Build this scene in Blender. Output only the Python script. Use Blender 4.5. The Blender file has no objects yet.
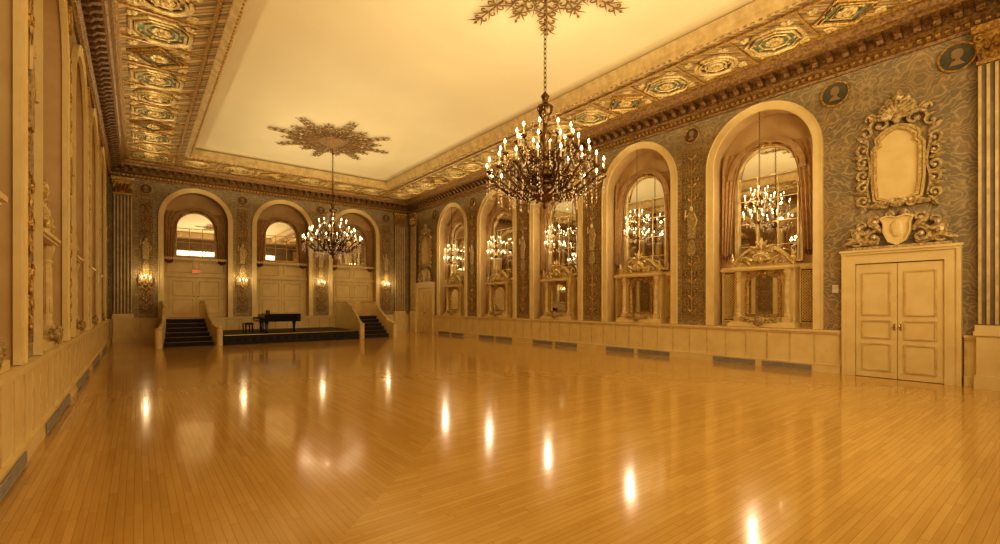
import bpy, math, random
from math import sin, cos, pi, sqrt, exp
from mathutils import Vector
random.seed(7)
S = bpy.context.scene
C = S.collection
XL, XR, YB, YF = -0.96, 12.7, 24.8, -1.0
H, HC = 7.6, 7.9
PX0, PX1, PY0, PY1 = 1.7, 10.15, 1.9, 22.4      # recessed ceiling panel
ARCH = [5.27, 9.0, 12.73, 16.46, 20.19]
BARCH = [2.1, 5.72, 9.34]
ORD = ['first', 'second', 'third', 'fourth', 'fifth', 'sixth', 'seventh', 'eighth', 'ninth', 'tenth', 'eleventh',
       'twelfth', 'thirteenth', 'fourteenth', 'fifteenth', 'sixteenth', 'seventeenth', 'eighteenth']

# ---------------------------------------------------------------- mesh builder
class MB:
    def __init__(s): s.v = []; s.f = []
    def add(s, vs, fs):
        n = len(s.v); s.v += [tuple(p) for p in vs]; s.f += [tuple(i + n for i in f) for f in fs]; return s
    def box(s, x0, x1, y0, y1, z0, z1):
        return s.add([(x0,y0,z0),(x1,y0,z0),(x1,y1,z0),(x0,y1,z0),(x0,y0,z1),(x1,y0,z1),(x1,y1,z1),(x0,y1,z1)],
              [(0,3,2,1),(4,5,6,7),(0,1,5,4),(1,2,6,5),(2,3,7,6),(3,0,4,7)])
    def quad(s, a, b, c, d): return s.add([a,b,c,d], [(0,1,2,3)])
    def tube(s, pts, r, n=6, closed=False):
        pts = [Vector(p) for p in pts]; k = len(pts)
        rs = r if isinstance(r, (list, tuple)) else [r]*k
        vs = []
        for i, p in enumerate(pts):
            if closed: t = pts[(i+1) % k] - pts[i-1]
            else: t = pts[min(i+1,k-1)] - pts[max(i-1,0)]
            if t.length < 1e-9: t = Vector((0,0,1))
            t.normalize()
            ref = Vector((0,1,0)) if abs(t.y) < .9 else Vector((1,0,0))
            a = t.cross(ref).normalized(); b = t.cross(a)
            for j in range(n):
                w = 2*pi*j/n
                vs.append(p + (a*cos(w) + b*sin(w))*rs[i])
        fs = []
        m = k if closed else k-1
        for i in range(m):
            i2 = (i+1) % k
            for j in range(n):
                fs.append((i*n+j, i*n+(j+1)%n, i2*n+(j+1)%n, i2*n+j))
        if not closed:
            fs.append(tuple(range(n))[::-1]); fs.append(tuple((k-1)*n+j for j in range(n)))
        return s.add(vs, fs)
    def lathe(s, prof, cx=0, cy=0, z0=0, n=16):
        vs = []; fs = []
        for r, z in prof:
            for j in range(n):
                w = 2*pi*j/n; vs.append((cx+r*cos(w), cy+r*sin(w), z0+z))
        for i in range(len(prof)-1):
            for j in range(n):
                fs.append((i*n+j, i*n+(j+1)%n, (i+1)*n+(j+1)%n, (i+1)*n+j))
        fs.append(tuple(range(n))[::-1]); fs.append(tuple((len(prof)-1)*n+j for j in range(n)))
        return s.add(vs, fs)
    def ball(s, c, r, n=8, m=5):
        if not isinstance(r, tuple): r = (r, r, r)
        vs = [(c[0],c[1],c[2]-r[2])]; fs = []
        for i in range(1, m):
            a = -pi/2 + pi*i/m
            for j in range(n):
                w = 2*pi*j/n
                vs.append((c[0]+r[0]*cos(a)*cos(w), c[1]+r[1]*cos(a)*sin(w), c[2]+r[2]*sin(a)))
        vs.append((c[0],c[1],c[2]+r[2])); L = len(vs)-1
        for j in range(n):
            fs.append((0, 1+(j+1)%n, 1+j)); fs.append((L, 1+(m-2)*n+j, 1+(m-2)*n+(j+1)%n))
        for i in range(m-2):
            for j in range(n):
                fs.append((1+i*n+j, 1+i*n+(j+1)%n, 1+(i+1)*n+(j+1)%n, 1+(i+1)*n+j))
        return s.add(vs, fs)
    def prism(s, poly, y0, y1, ax='y'):
        n = len(poly)
        def P(a, b, t):
            return (a, t, b) if ax == 'y' else ((a, b, t) if ax == 'z' else (t, a, b))
        vs = [P(a,b,y0) for a,b in poly] + [P(a,b,y1) for a,b in poly]
        fs = [tuple(range(n)), tuple(range(2*n-1, n-1, -1))]
        for i in range(n): fs.append((i, (i+1)%n, n+(i+1)%n, n+i))
        return s.add(vs, fs)
    def strip(s, outer, inner, y0, y1, closed=False):
        n = len(outer); vs = []
        for (a,b),(c,d) in zip(outer, inner): vs += [(a,y1,b),(c,y1,d),(c,y0,d),(a,y0,b)]
        fs = []
        for i in range(n if closed else n-1):
            k = ((i+1) % n)*4; i4 = i*4
            for q in range(4): fs.append((i4+q, i4+(q+1)%4, k+(q+1)%4, k+q))
        if not closed: fs += [(0,1,2,3), ((n-1)*4,(n-1)*4+3,(n-1)*4+2,(n-1)*4+1)]
        return s.add(vs, fs)
    def ring(s, x0, x1, z0, z1, w, y0, y1):
        s.box(x0,x1,y0,y1,z0,z0+w); s.box(x0,x1,y0,y1,z1-w,z1)
        s.box(x0,x0+w,y0,y1,z0+w,z1-w); s.box(x1-w,x1,y0,y1,z0+w,z1-w); return s
    def curl(s, cx, cz, r0, a0, a1, k, tr, y=0, mirror=True, n=18, dy=0):
        for sg in ((1,-1) if mirror else (1,)):
            pts = []; rs = []
            for i in range(n+1):
                t = i/n; a = math.radians(a0+(a1-a0)*t); r = r0*(1-t)+r0*k*t
                pts.append((sg*(cx+r*cos(a)), y+dy*sin(pi*t), cz+r*sin(a))); rs.append(tr*(1-.45*t)*(0.55+.45*min(1,t*5)))
            s.tube(pts, rs, 6); s.ball(pts[-1], tr*1.25)
        return s
    def leaf(s, x, z, ang, L, w, y=0, th=.03, mirror=True):
        for sg in ((1,-1) if mirror else (1,)):
            a = math.radians(ang); vs = []; K = 6
            for i in range(K+1):
                t = i/K; ww = w*sin(pi*min(1,t*.92+.08))**.7*(1 + .22*(i%2))
                px = x+L*t*cos(a); pz = z+L*t*sin(a)
                nx, nz = -sin(a), cos(a)
                vs += [(sg*(px+nx*ww),y,pz+nz*ww),(sg*px,y+th*(1+sin(pi*t)),pz),(sg*(px-nx*ww),y,pz-nz*ww)]
            fs = []
            for i in range(K):
                fs += [(i*3,i*3+1,i*3+4,i*3+3),(i*3+1,i*3+2,i*3+5,i*3+4)]
            s.add(vs, fs)
        return s
    def shell(s, cx, cz, r, y=0, n=9, a0=10, a1=170, th=.05):
        for i in range(n):
            a = math.radians(a0+(a1-a0)*i/(n-1)); L = r*(1-.12*abs(i-(n-1)/2)/(n/2))
            pts = [(cx+L*t*cos(a), y+th*sin(pi*t*.8), cz+L*t*sin(a)) for t in (0,.35,.7,1)]
            q = r*pi/n*.5
            s.tube(pts, [q*.25,q*.6,q*.95,q*.7], 6)
        s.ball((cx,y+th,cz), r*.16); return s
    def build(s, name, mat, parent=None, smooth=False, loc=None, rz=None):
        me = bpy.data.meshes.new(name); me.from_pydata(s.v, [], s.f); me.validate(); me.update()
        import bmesh
        bm = bmesh.new(); bm.from_mesh(me); bmesh.ops.recalc_face_normals(bm, faces=bm.faces); bm.to_mesh(me); bm.free()
        if smooth:
            for p in me.polygons: p.use_smooth = True
        me.materials.append(mat)
        o = bpy.data.objects.new(name, me); C.objects.link(o)
        if parent: o.parent = parent
        if loc: o.location = loc
        if rz is not None: o.rotation_euler = (0,0,rz)
        return o

def tag(o, label, cat, group=None):
    o['label'] = label; o['category'] = cat
    if group: o['group'] = group
    return o
def empty(name, loc=(0,0,0), rz=0):
    o = bpy.data.objects.new(name, None); o.empty_display_size = .1; C.objects.link(o)
    o.location = loc; o.rotation_euler = (0,0,rz); return o
def struct(o): o['kind'] = 'structure'; return o
def copy_tree(o, parent=None):
    c = o.copy(); C.objects.link(c); c.parent = parent
    for ch in o.children: copy_tree(ch, c)
    return c
def put(o, wall, s, z=0, d=0):
    if wall == 'right': o.location = (XR-d, s, z); o.rotation_euler = (0,0,pi/2)
    elif wall == 'left': o.location = (XL+d, s, z); o.rotation_euler = (0,0,-pi/2)
    else: o.location = (s, YB-d, z); o.rotation_euler = (0,0,pi)
    return o
TN = [0]
def trimname():
    TN[0] += 1; return 'trim_%d' % TN[0]

# ---------------------------------------------------------------- materials
class NT:
    def __init__(s, name):
        s.m = bpy.data.materials.new(name); s.m.use_nodes = True; s.t = s.m.node_tree
        s.b = s.t.nodes['Principled BSDF']
    def n(s, typ, **kw):
        o = s.t.nodes.new(typ)
        for k, v in kw.items(): setattr(o, k, v)
        return o
    def l(s, a, b): s.t.links.new(a, b)
    def m_(s, op, a, b=None, c=None):
        o = s.n('ShaderNodeMath', operation=op)
        for i, x in enumerate((a,b,c)):
            if x is None: continue
            if isinstance(x, (int,float)): o.inputs[i].default_value = x
            else: s.l(x, o.inputs[i])
        return o.outputs[0]
    def ramp(s, fac, stops, interp='LINEAR'):
        o = s.n('ShaderNodeValToRGB'); cr = o.color_ramp; cr.interpolation = interp
        while len(cr.elements) < len(stops): cr.elements.new(.5)
        for e, (p, c) in zip(cr.elements, stops): e.position = p; e.color = (*c, 1)
        s.l(fac, o.inputs[0]); return o.outputs[0]
    def mix(s, fac, a, b, bt='MIX'):
        o = s.n('ShaderNodeMix', data_type='RGBA', blend_type=bt)
        if isinstance(fac, (int,float)): o.inputs[0].default_value = fac
        else: s.l(fac, o.inputs[0])
        for i, x in ((6,a),(7,b)):
            if isinstance(x, tuple): o.inputs[i].default_value = (*x,1)
            else: s.l(x, o.inputs[i])
        return o.outputs[2]
    def vec(s, x, y, z=0):
        o = s.n('ShaderNodeCombineXYZ')
        for i, q in enumerate((x,y,z)):
            if isinstance(q, (int,float)): o.inputs[i].default_value = q
            else: s.l(q, o.inputs[i])
        return o.outputs[0]
    def pos(s):
        g = s.n('ShaderNodeNewGeometry'); p = s.n('ShaderNodeSeparateXYZ'); s.l(g.outputs['Position'], p.inputs[0])
        return g.outputs['Position'], p.outputs[0], p.outputs[1], p.outputs[2]
    def noise(s, vec, sc, det=3):
        o = s.n('ShaderNodeTexNoise'); o.inputs['Scale'].default_value = sc; o.inputs['Detail'].default_value = det
        if vec is not None: s.l(vec, o.inputs['Vector'])
        return o
    def bump(s, h, st=.3, dist=.02):
        o = s.n('ShaderNodeBump'); o.inputs['Strength'].default_value = st; o.inputs['Distance'].default_value = dist
        s.l(h, o.inputs['Height']); s.l(o.outputs[0], s.b.inputs['Normal'])

def simple(name, c1, c2=None, rough=.5, metal=0., sc=6., bump=0., spec=None, emit=None, es=0):
    t = NT(name); c2 = c2 or tuple(x*.8 for x in c1)
    p = t.n('ShaderNodeTexCoord').outputs['Object']
    nz = t.noise(p, sc)
    t.l(t.ramp(nz.outputs[0], [(.35,c2),(.65,c1)]), t.b.inputs['Base Color'])
    t.b.inputs['Roughness'].default_value = rough; t.b.inputs['Metallic'].default_value = metal
    if bump: t.bump(nz.outputs[0], bump)
    if emit: t.b.inputs['Emission Color'].default_value = (*emit,1); t.b.inputs['Emission Strength'].default_value = es
    return t.m

CREAM = simple('cream_paint', (.80,.63,.30), (.74,.56,.245), .42, sc=3)
CREAM2 = simple('aged_ivory_paint', (.72,.54,.24), (.56,.39,.155), .5, sc=5)
TAN = simple('peach_niche_paint', (.64,.45,.21), (.57,.38,.165), .6, sc=2)
GILT = simple('gilded_plaster', (.66,.42,.125), (.28,.155,.035), .36, .5, sc=22, bump=.5)
SILVERG = simple('silver_gilt_plaster', (.60,.45,.20), (.28,.18,.06), .4, .3, sc=25, bump=.5)
BRONZEG = simple('dark_gilt_plaster', (.24,.125,.034), (.09,.042,.012), .4, .4, sc=22, bump=.4)
MEDG = simple('medallion_gilt', (.38,.225,.068), (.17,.09,.026), .4, .4, sc=22, bump=.4)
CORN = simple('cornice_gilt', (.31,.175,.05), (.13,.06,.016), .42, .35, sc=18, bump=.5)
BRONZE = simple('antique_bronze', (.26,.155,.06), (.09,.05,.018), .25, .85, sc=20)
DRAPE = simple('tan_drapery', (.46,.28,.11), (.34,.195,.07), .75, sc=9)
DARKF = simple('brown_fringe', (.22,.105,.035), None, .8)
STEP = simple('dark_stair_carpet', (.022,.018,.02), (.035,.025,.02), .85, sc=30)
BLACK = simple('black_lacquer', (.01,.01,.011), (.006,.006,.007), .12)
IVORY = simple('piano_ivory', (.8,.76,.65), None, .3)
DARKMET = simple('dark_vent_metal', (.07,.06,.05), (.04,.035,.03), .5, .3)
VENT = simple('grey_vent_metal', (.40,.35,.29), (.33,.29,.24), .5, .1)
VENTD = simple('grey_vent_recess', (.26,.22,.18), None, .6)
TEAL = simple('teal_coffer_paint', (.10,.17,.13), (.25,.26,.12), .5, .2, sc=14, bump=.4)
GREEN = simple('dark_green_disc', (.07,.075,.045), (.11,.095,.05), .5, sc=8)
REDB = simple('red_brown_disc', (.15,.07,.03), (.09,.05,.02), .5, sc=8)
BRASS = simple('brass', (.55,.38,.15), (.42,.28,.10), .3, .9)
WHITEP = simple('white_plastic', (.8,.72,.55), None, .4)
REDS = simple('red_letters', (.7,.03,.02), None, .5, emit=(1,.05,.02), es=.6)
WAX = simple('cream_candle_sleeve', (.70,.55,.30), None, .5, emit=(1,.6,.22), es=.06)
COFC = simple('pale_gilt_coffer_moulding', (.74,.57,.26), (.45,.30,.10), .38, .3, sc=22, bump=.4)
CARTG = simple('pale_gilt_scrollwork', (.72,.56,.28), (.33,.22,.085), .4, .25, sc=20, bump=.45)
def emis(name, col, st):
    t = NT(name); t.b.inputs['Base Color'].default_value = (1,.9,.7,1)
    t.b.inputs['Emission Color'].default_value = (*col,1); t.b.inputs['Emission Strength'].default_value = st
    return t.m
BULB = emis('glowing_bulb', (1,.78,.42), 7)
t = NT('mirror_glass'); t.b.inputs['Base Color'].default_value = (.92,.91,.87,1); t.b.inputs['Metallic'].default_value = 1
t.b.inputs['Roughness'].default_value = .02; MIRROR = t.m
t = NT('crystal'); t.b.inputs['Base Color'].default_value = (.85,.72,.48,1); t.b.inputs['Metallic'].default_value = .7
t.b.inputs['Roughness'].default_value = .12; t.b.inputs['Emission Color'].default_value = (1,.75,.4,1); t.b.inputs['Emission Strength'].default_value = .09; CRYSTAL = t.m  # faint emission stands in for lamplight caught in the crystals

def damask(name, cA, cB, cL, cG, pu=.62, pv=.9, bs=.25, sc=1.0, noise0=.9, dkf=.45, dka=.8, la=.9, fn=.25):
    """mirrored-repeat arabesque: thin scroll lines, leaves and blossoms over a two-tone ground"""
    t = NT(name); P, x, y, z = t.pos()
    u = t.m_('ADD', x, y)
    nz0 = t.noise(P, noise0, 2)
    uu = t.m_('PINGPONG', u, pu/2); vv = t.m_('PINGPONG', t.m_('ADD', z, t.m_('MULTIPLY', t.m_('FLOOR', t.m_('DIVIDE', u, pu)), pv)), pv)
    v = t.vec(uu, vv)
    n1 = t.noise(v, 4*sc, 2)
    dv = t.n('ShaderNodeVectorMath', operation='MULTIPLY_ADD'); t.l(n1.outputs['Color'], dv.inputs[0])
    dv.inputs[1].default_value = (.5/sc,.5/sc,0); t.l(v, dv.inputs[2])
    wv = t.n('ShaderNodeTexWave', wave_type='RINGS', rings_direction='Z'); wv.inputs['Scale'].default_value = 3.4*sc
    wv.inputs['Distortion'].default_value = 1.0; wv.inputs['Detail'].default_value = 1; t.l(dv.outputs[0], wv.inputs['Vector'])
    vo = t.n('ShaderNodeTexVoronoi', feature='F1'); vo.inputs['Scale'].default_value = 8*sc; t.l(dv.outputs[0], vo.inputs['Vector'])
    gmask = t.noise(v, 2.2*sc, 1)
    base = t.ramp(nz0.outputs[0], [(.38,cA),(.62,cG)])
    c1 = t.mix(t.ramp(gmask.outputs[0], [(.47,(0,0,0)),(.53,(1,1,1))]), base, cB)
    ln = t.ramp(wv.outputs[0], [(.78,(0,0,0)),(.88,(1,1,1))])
    lf = t.ramp(vo.outputs[0], [(.20,(1,1,1)),(.29,(0,0,0))])
    fac = t.m_('MAXIMUM', t.m_('MULTIPLY', ln, la*.85), t.m_('MULTIPLY', lf, la))
    dk_ = t.ramp(vo.outputs[0], [(.55,(0,0,0)),(.7,(dka,dka,dka))])
    c1 = t.mix(dk_, c1, tuple(q*dkf for q in cB))
    c2 = t.mix(fac, c1, cL)
    fine = t.noise(P, 26, 3); c2 = t.mix(t.ramp(fine.outputs[0], [(.4,(fn,fn,fn)),(.6,(0,0,0))]), c2, tuple(q*.65 for q in cA))
    t.l(c2, t.b.inputs['Base Color']); t.b.inputs['Roughness'].default_value = .55; t.b.inputs['Metallic'].default_value = .05
    t.bump(fac, bs, .012); return t.m
WALLM = damask('muralled_wall_covering', (.34,.235,.105), (.265,.20,.11), (.50,.375,.185), (.30,.235,.13), .9, 1.25, .12, .85, dkf=.75, dka=.5, la=.75, fn=.12)
PIERM = damask('pier_tapestry', (.28,.175,.065), (.21,.14,.057), (.48,.345,.145), (.24,.16,.065), .3, .55, .15, 1.5, dkf=.7, dka=.5, la=.8, fn=.12)
CEILB = damask('gilt_arabesque_ceiling', (.35,.195,.055), (.15,.09,.032), (.66,.45,.165), (.26,.17,.065), .5, .5, .5, 1.5)
t = NT('ceiling_plaster'); P,x,y,z = t.pos(); nz = t.noise(P, .35, 2)
t.l(t.ramp(nz.outputs[0], [(.3,(.80,.68,.40)),(.7,(.86,.75,.46))]), t.b.inputs['Base Color']); t.b.inputs['Roughness'].default_value = .6; CEIL = t.m

t = NT('strip_parquet'); P,x,y,z = t.pos()
FY = 1.1
cx, cy, hw, hl = (XL+XR)/2, (FY+YB)/2, (XR-XL)/2, (YB-FY)/2
a = t.m_('SUBTRACT', hw, t.m_('ABSOLUTE', t.m_('SUBTRACT', x, cx)))
b = t.m_('SUBTRACT', hl, t.m_('ABSOLUTE', t.m_('SUBTRACT', y, cy)))
cnd = t.m_('LESS_THAN', a, b)
acr = t.m_('ADD', b, t.m_('MULTIPLY', cnd, t.m_('SUBTRACT', a, b)))
alo = t.m_('ADD', x, t.m_('MULTIPLY', cnd, t.m_('SUBTRACT', y, x)))
q = t.m_('DIVIDE', acr, .055); row = t.m_('FLOOR', q); fr = t.m_('FRACT', q)
wn = t.n('ShaderNodeTexWhiteNoise', noise_dimensions='1D'); t.l(row, wn.inputs['W'])
pq = t.m_('ADD', t.m_('DIVIDE', alo, .9), t.m_('MULTIPLY', wn.outputs[0], 7)); pl = t.m_('FLOOR', pq)
wn2 = t.n('ShaderNodeTexWhiteNoise', noise_dimensions='3D'); t.l(t.vec(row, pl, cnd), wn2.inputs['Vector'])
col = t.ramp(wn2.outputs[0], [(0,(.56,.32,.072)),(.5,(.61,.36,.086)),(1,(.66,.405,.11))])
gr = t.noise(t.vec(t.m_('MULTIPLY', acr, 40), t.m_('MULTIPLY', alo, 2)), 1, 3)
col = t.mix(.2, col, t.ramp(gr.outputs[0], [(.3,(.44,.24,.042)),(.7,(.72,.46,.14))]))
col = t.mix(t.m_('MULTIPLY', cnd, .18), col, (.40,.21,.038))
seam = t.m_('MAXIMUM', t.m_('LESS_THAN', fr, .08), t.m_('LESS_THAN', t.m_('FRACT', pq), .006))
col = t.mix(t.m_('MULTIPLY', seam, .5), col, (.28,.13,.022))
t.l(col, t.b.inputs['Base Color'])
nn = t.noise(P, 1.3, 3); rr = t.m_('ADD', t.m_('MULTIPLY', nn.outputs[0], .10), .10)
t.l(rr, t.b.inputs['Roughness']); t.b.inputs['Coat Weight'].default_value = .3; t.b.inputs['Coat Roughness'].default_value = .06
nb = t.noise(P, 5, 2); t.bump(nb.outputs[0], .03, .02)
FLOOR = t.m

# ---------------------------------------------------------------- room shell
f = MB().box(XL-.7, XR+.7, YF-.1, YB+.7, -.12, 0).build('floor', FLOOR); struct(f)
AR, AZ, SILL, DEP = 1.25, 5.37, 1.0, .55
def wall(name, mp, s0, s1, cs, ar=AR, az=AZ, drop=H+.1):
    mb = MB(); Q = lambda a,b,c,d: mb.quad(mp(*a),mp(*b),mp(*c),mp(*d))
    Q((s0,0),(s1,0),(s1,SILL),(s0,SILL))
    edges = [s0]
    for c in cs: edges += [c-ar, c+ar]
    edges.append(s1)
    for i in range(0, len(edges), 2):
        Q((edges[i],SILL),(edges[i+1],SILL),(edges[i+1],drop),(edges[i],drop))
    N = 28
    for c in cs:
        pts = [(c-ar*cos(pi*i/N), az+ar*sin(pi*i/N)) for i in range(N+1)]
        for i in range(N):
            (p,q),(r,w) = pts[i], pts[i+1]
            Q((p,q),(r,w),(r,drop),(p,drop))
    o = mb.build(name, WALLM); return struct(o)
wall('wall_right', lambda s,z: (XR,s,z), YF, YB, ARCH)
wall('wall_left', lambda s,z: (XL,s,z), YF, YB, ARCH)
wall('wall_back', lambda s,z: (s,YB,z), XL, XR, BARCH)
wall('wall_front', lambda s,z: (s,YF,z), XL, XR, [])
# ceiling
YC = [YB-1.35-1.36*i for i in range(17)]
xl, xr = (XL+.62+PX0-.55)/2, (XR-.62+PX1+.55)/2
c = MB().box(PX0-.05,PX1+.05,PY0-.05,PY1+.05,HC,HC+.1).build('ceiling', CEIL); struct(c)
bd = MB(); bd.box(XL,PX0,YF,YB,H,H+.1); bd.box(PX1,XR,YF,YB,H,H+.1); bd.box(PX0,PX1,YF,PY0,H,H+.1); bd.box(PX0,PX1,PY1,YB,H,H+.1)
bd.build('coffered_border', CEILB, c)
fr = MB()
def rect_loop(o, z): return [(PX0-o,PY0-o,z),(PX1+o,PY0-o,z),(PX1+o,PY1+o,z),(PX0-o,PY1+o,z)]
prof = [(-.0,HC),(-.12,HC-.04),(-.06,H+.12),(-.02,H+.06),(.0,H-.06),(.1,H-.09),(.16,H-.04),(.2,H-.03),(.22,H)]
loops = [rect_loop(o,z) for o,z in prof]
for L1, L2 in zip(loops, loops[1:]):
    for i in range(4): fr.quad(L1[i],L1[(i+1)%4],L2[(i+1)%4],L2[i])
fr.build('inner_moulding', CREAM2, c)
eg = MB()
for i in range(int((PY1-PY0)/.16)):
    y = PY0+.08+i*.16
    for x in (PX0-.05, PX1+.05): eg.ball((x,y,H-.085), (.03,.055,.022), 6, 4)
for i in range(int((PX1-PX0)/.16)):
    x = PX0+.08+i*.16
    for y in (PY0-.05, PY1+.05): eg.ball((x,y,H-.085), (.055,.03,.022), 6, 4)
eg.build('bead_moulding', GILT, c)
rb = MB()
for x in (XL+.62, PX0-.42, PX1+.42, XR-.62): rb.box(x-.035,x+.035,YF,YB,H-.05,H)
for y in (YB-.62, PY1+.42): rb.box(XL+.6,XR-.6,y-.035,y+.035,H-.05,H)
for y in YC[1:]:
    for a, b in ((XL+.62,PX0-.42),(PX1+.42,XR-.62)):
        rb.box(a,b,y+.65,y+.71,H-.035,H)
rb.build('rib', GILT, c)
rf = MB()
for y in YC[1:]:
    for x in (xl, xr):
        for sx in (-1,1):
            for sy in (-1,1):
                cx0, cy0 = x+sx*.55, y+sy*.48
                for k in range(3):
                    a = math.atan2(-sy,-sx)+(k-1)*.8; rf.ball((cx0+.1*cos(a),cy0+.1*sin(a),H-.01),(.07,.07,.03),6,4)
                rf.ball((cx0,cy0,H-.02),(.05,.05,.035),6,4)
for x, y in [(xl+(xr-xl)*(i+.5)/7, YC[0]) for i in range(7)]:
    for sy in (-1,0,1): rf.ball((x,y+sy*.35,H-.02),(.09,.09,.04),6,4)
rf.build('border_relief', COFC, c)

# cornices
def cornice(name, wallname, s0, s1):
    mp = {'r': lambda s,d,z:(XR-d,s,z), 'l': lambda s,d,z:(XL+d,s,z), 'b': lambda s,d,z:(s,YB-d,z), 'f': lambda s,d,z:(s,YF+d,z)}[wallname]
    mb = MB()
    pr = [(0,6.84),(.05,6.84),(.07,6.9),(.04,6.93),(.04,7.04),(.1,7.08),(.14,7.1),(.14,7.3),(.44,7.32),(.46,7.4),(.5,7.42),(.56,7.52),(.6,7.54),(.6,7.6)]
    for (d0,z0),(d1,z1) in zip(pr, pr[1:]): mb.quad(mp(s0,d0,z0),mp(s1,d0,z0),mp(s1,d1,z1),mp(s0,d1,z1))
    o = mb.build(name, CORN); struct(o)
    bk = MB(); n = int((s1-s0)/.3)
    for i in range(n):
        s = s0+.15+i*.3
        a = []
        for ss in (s-.06, s+.06):
            a += [mp(ss,.14,7.12),mp(ss,.24,7.13),mp(ss,.30,7.2),mp(ss,.42,7.23),mp(ss,.42,7.32),mp(ss,.14,7.32)]
        bk.add(a, [(0,1,2,3,4,5),(11,10,9,8,7,6)]+[(k,(k+1)%6,6+(k+1)%6,6+k) for k in range(6)])
    bk.build('bracket_row', BRONZEG, o)
    dn = MB(); n = int((s1-s0)/.14)
    for i in range(n):
        s = s0+.07+i*.14
        a = [mp(s-.035,.04,6.95),mp(s+.035,.04,6.95),mp(s+.035,.04,7.03),mp(s-.035,.04,7.03),mp(s-.035,.09,6.96),mp(s+.035,.09,6.96),mp(s+.035,.09,7.02),mp(s-.035,.09,7.02)]
        dn.add(a, [(4,5,6,7),(0,1,5,4),(1,2,6,5),(2,3,7,6),(3,0,4,7)])
    dn.build('dentil_row', GILT, o)
cornice(trimname(), 'r', YF, YB); cornice(trimname(), 'l', YF, YB); cornice(trimname(), 'b', XL, XR)

# wainscot and baseboards
def wains(wallname, ranges, side):
    mp = {'r': lambda s,d,z:(XR-d,s,z), 'l': lambda s,d,z:(XL+d,s,z), 'b': lambda s,d,z:(s,YB-d,z)}[wallname]
    def bx(mb, s0,s1,d0,d1,z0,z1):
        p = mp(s0,d0,z0); q = mp(s1,d1,z1)
        mb.box(min(p[0],q[0]),max(p[0],q[0]),min(p[1],q[1]),max(p[1],q[1]),z0,z1)
    pan = MB(); mould = MB(); base = MB(); cap = MB()
    for s0, s1 in ranges:
        bx(pan, s0,s1,0,.04,0,.9)
        bx(base, s0,s1,.0,.08,0,.17); bx(base, s0,s1,.0,.09,.17,.2)
        bx(cap, s0,s1,0,.07,.9,.94); bx(cap, s0,s1,0,.10,.94,.99)
        n = max(1, round((s1-s0)/.52)); w = (s1-s0)/n
        for i in range(n+1):
            a = min(max(s0+i*w-.02, s0), s1-.04); bx(mould,a,a+.04,.04,.048,.2,.9)
    o = pan.build(trimname(), CREAM); struct(o); mould.build('panel_batten', CREAM2, o)
    cap.build('chair_rail', CREAM, o)
    struct(base.build('baseboard_'+side, CREAM))
wains('r', [(YF,1.5),(3.5,21.95),(23.95,YB)], 'right'); wains('l', [(YF,YB)], 'left'); wains('b', [(XL,XR)], 'back')

# ---------------------------------------------------------------- arches
N = 28
def arch_outline(r, zs, z0, n=N): return [(-r,z0)]+[(-r*cos(pi*i/n), zs+r*sin(pi*i/n)) for i in range(n+1)]+[(r,z0)]
def arch_trim():
    mb = MB()
    mb.strip(arch_outline(1.41,AZ,SILL), arch_outline(1.21,AZ,SILL), 0, .06)
    mb.strip(arch_outline(1.41,AZ,SILL), arch_outline(1.385,AZ,SILL), .06, .08)
    o = mb.build('trim', CREAM); struct(o)
    rc = MB(); out = arch_outline(AR,AZ,SILL)
    for (a,b),(c2,d) in zip(out, out[1:]): rc.quad((a,0,b),(c2,0,d),(c2,-DEP,d),(a,-DEP,b))
    rc.quad((-AR,0,SILL),(AR,0,SILL),(AR,-DEP,SILL),(-AR,-DEP,SILL))
    rc.add([(a,-DEP,b) for a,b in out], [tuple(range(len(out)))])
    rc.build('recess', TAN, o); return o
def arched_mirror(z0, glass, name, frm=None, hw=.76):
    e = empty(name); zs = 5.02
    out = arch_outline(hw,zs,z0,20)
    mb = MB(); mb.add([(a,-.47,b) for a,b in out], [tuple(range(len(out)))]); mb.build('glass', glass, e)
    fr = MB(); fr.strip(arch_outline(hw+.08,zs,z0-.04,20), arch_outline(hw-.02,zs,z0-.04,20), -.53, -.43); fr.box(-hw-.08,hw+.08,-.53,-.42,z0-.06,z0+.02)
    fr.strip(arch_outline(hw+.0,zs,z0,20), arch_outline(hw-.04,zs,z0,20), -.43, -.40)
    fr.build('frame', frm or CREAM2, e)
    k = MB(); k.shell(0, zs+hw+.02, .16, -.40, 7); k.leaf(.05, zs+hw+.03, -15, .3, .05, -.42); k.build('crest', GILT, e)
    gb = MB()
    for x in (-hw/3-.0, hw/3): gb.box(x-.012,x+.012,-.468,-.45,z0,zs)
    z = zs
    while z > z0+.2: gb.box(-hw+.02,hw-.02,-.468,-.45,z-.012,z+.012); z -= .62
    gb.build('glazing_bar', CREAM2, e)
    return e
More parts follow.
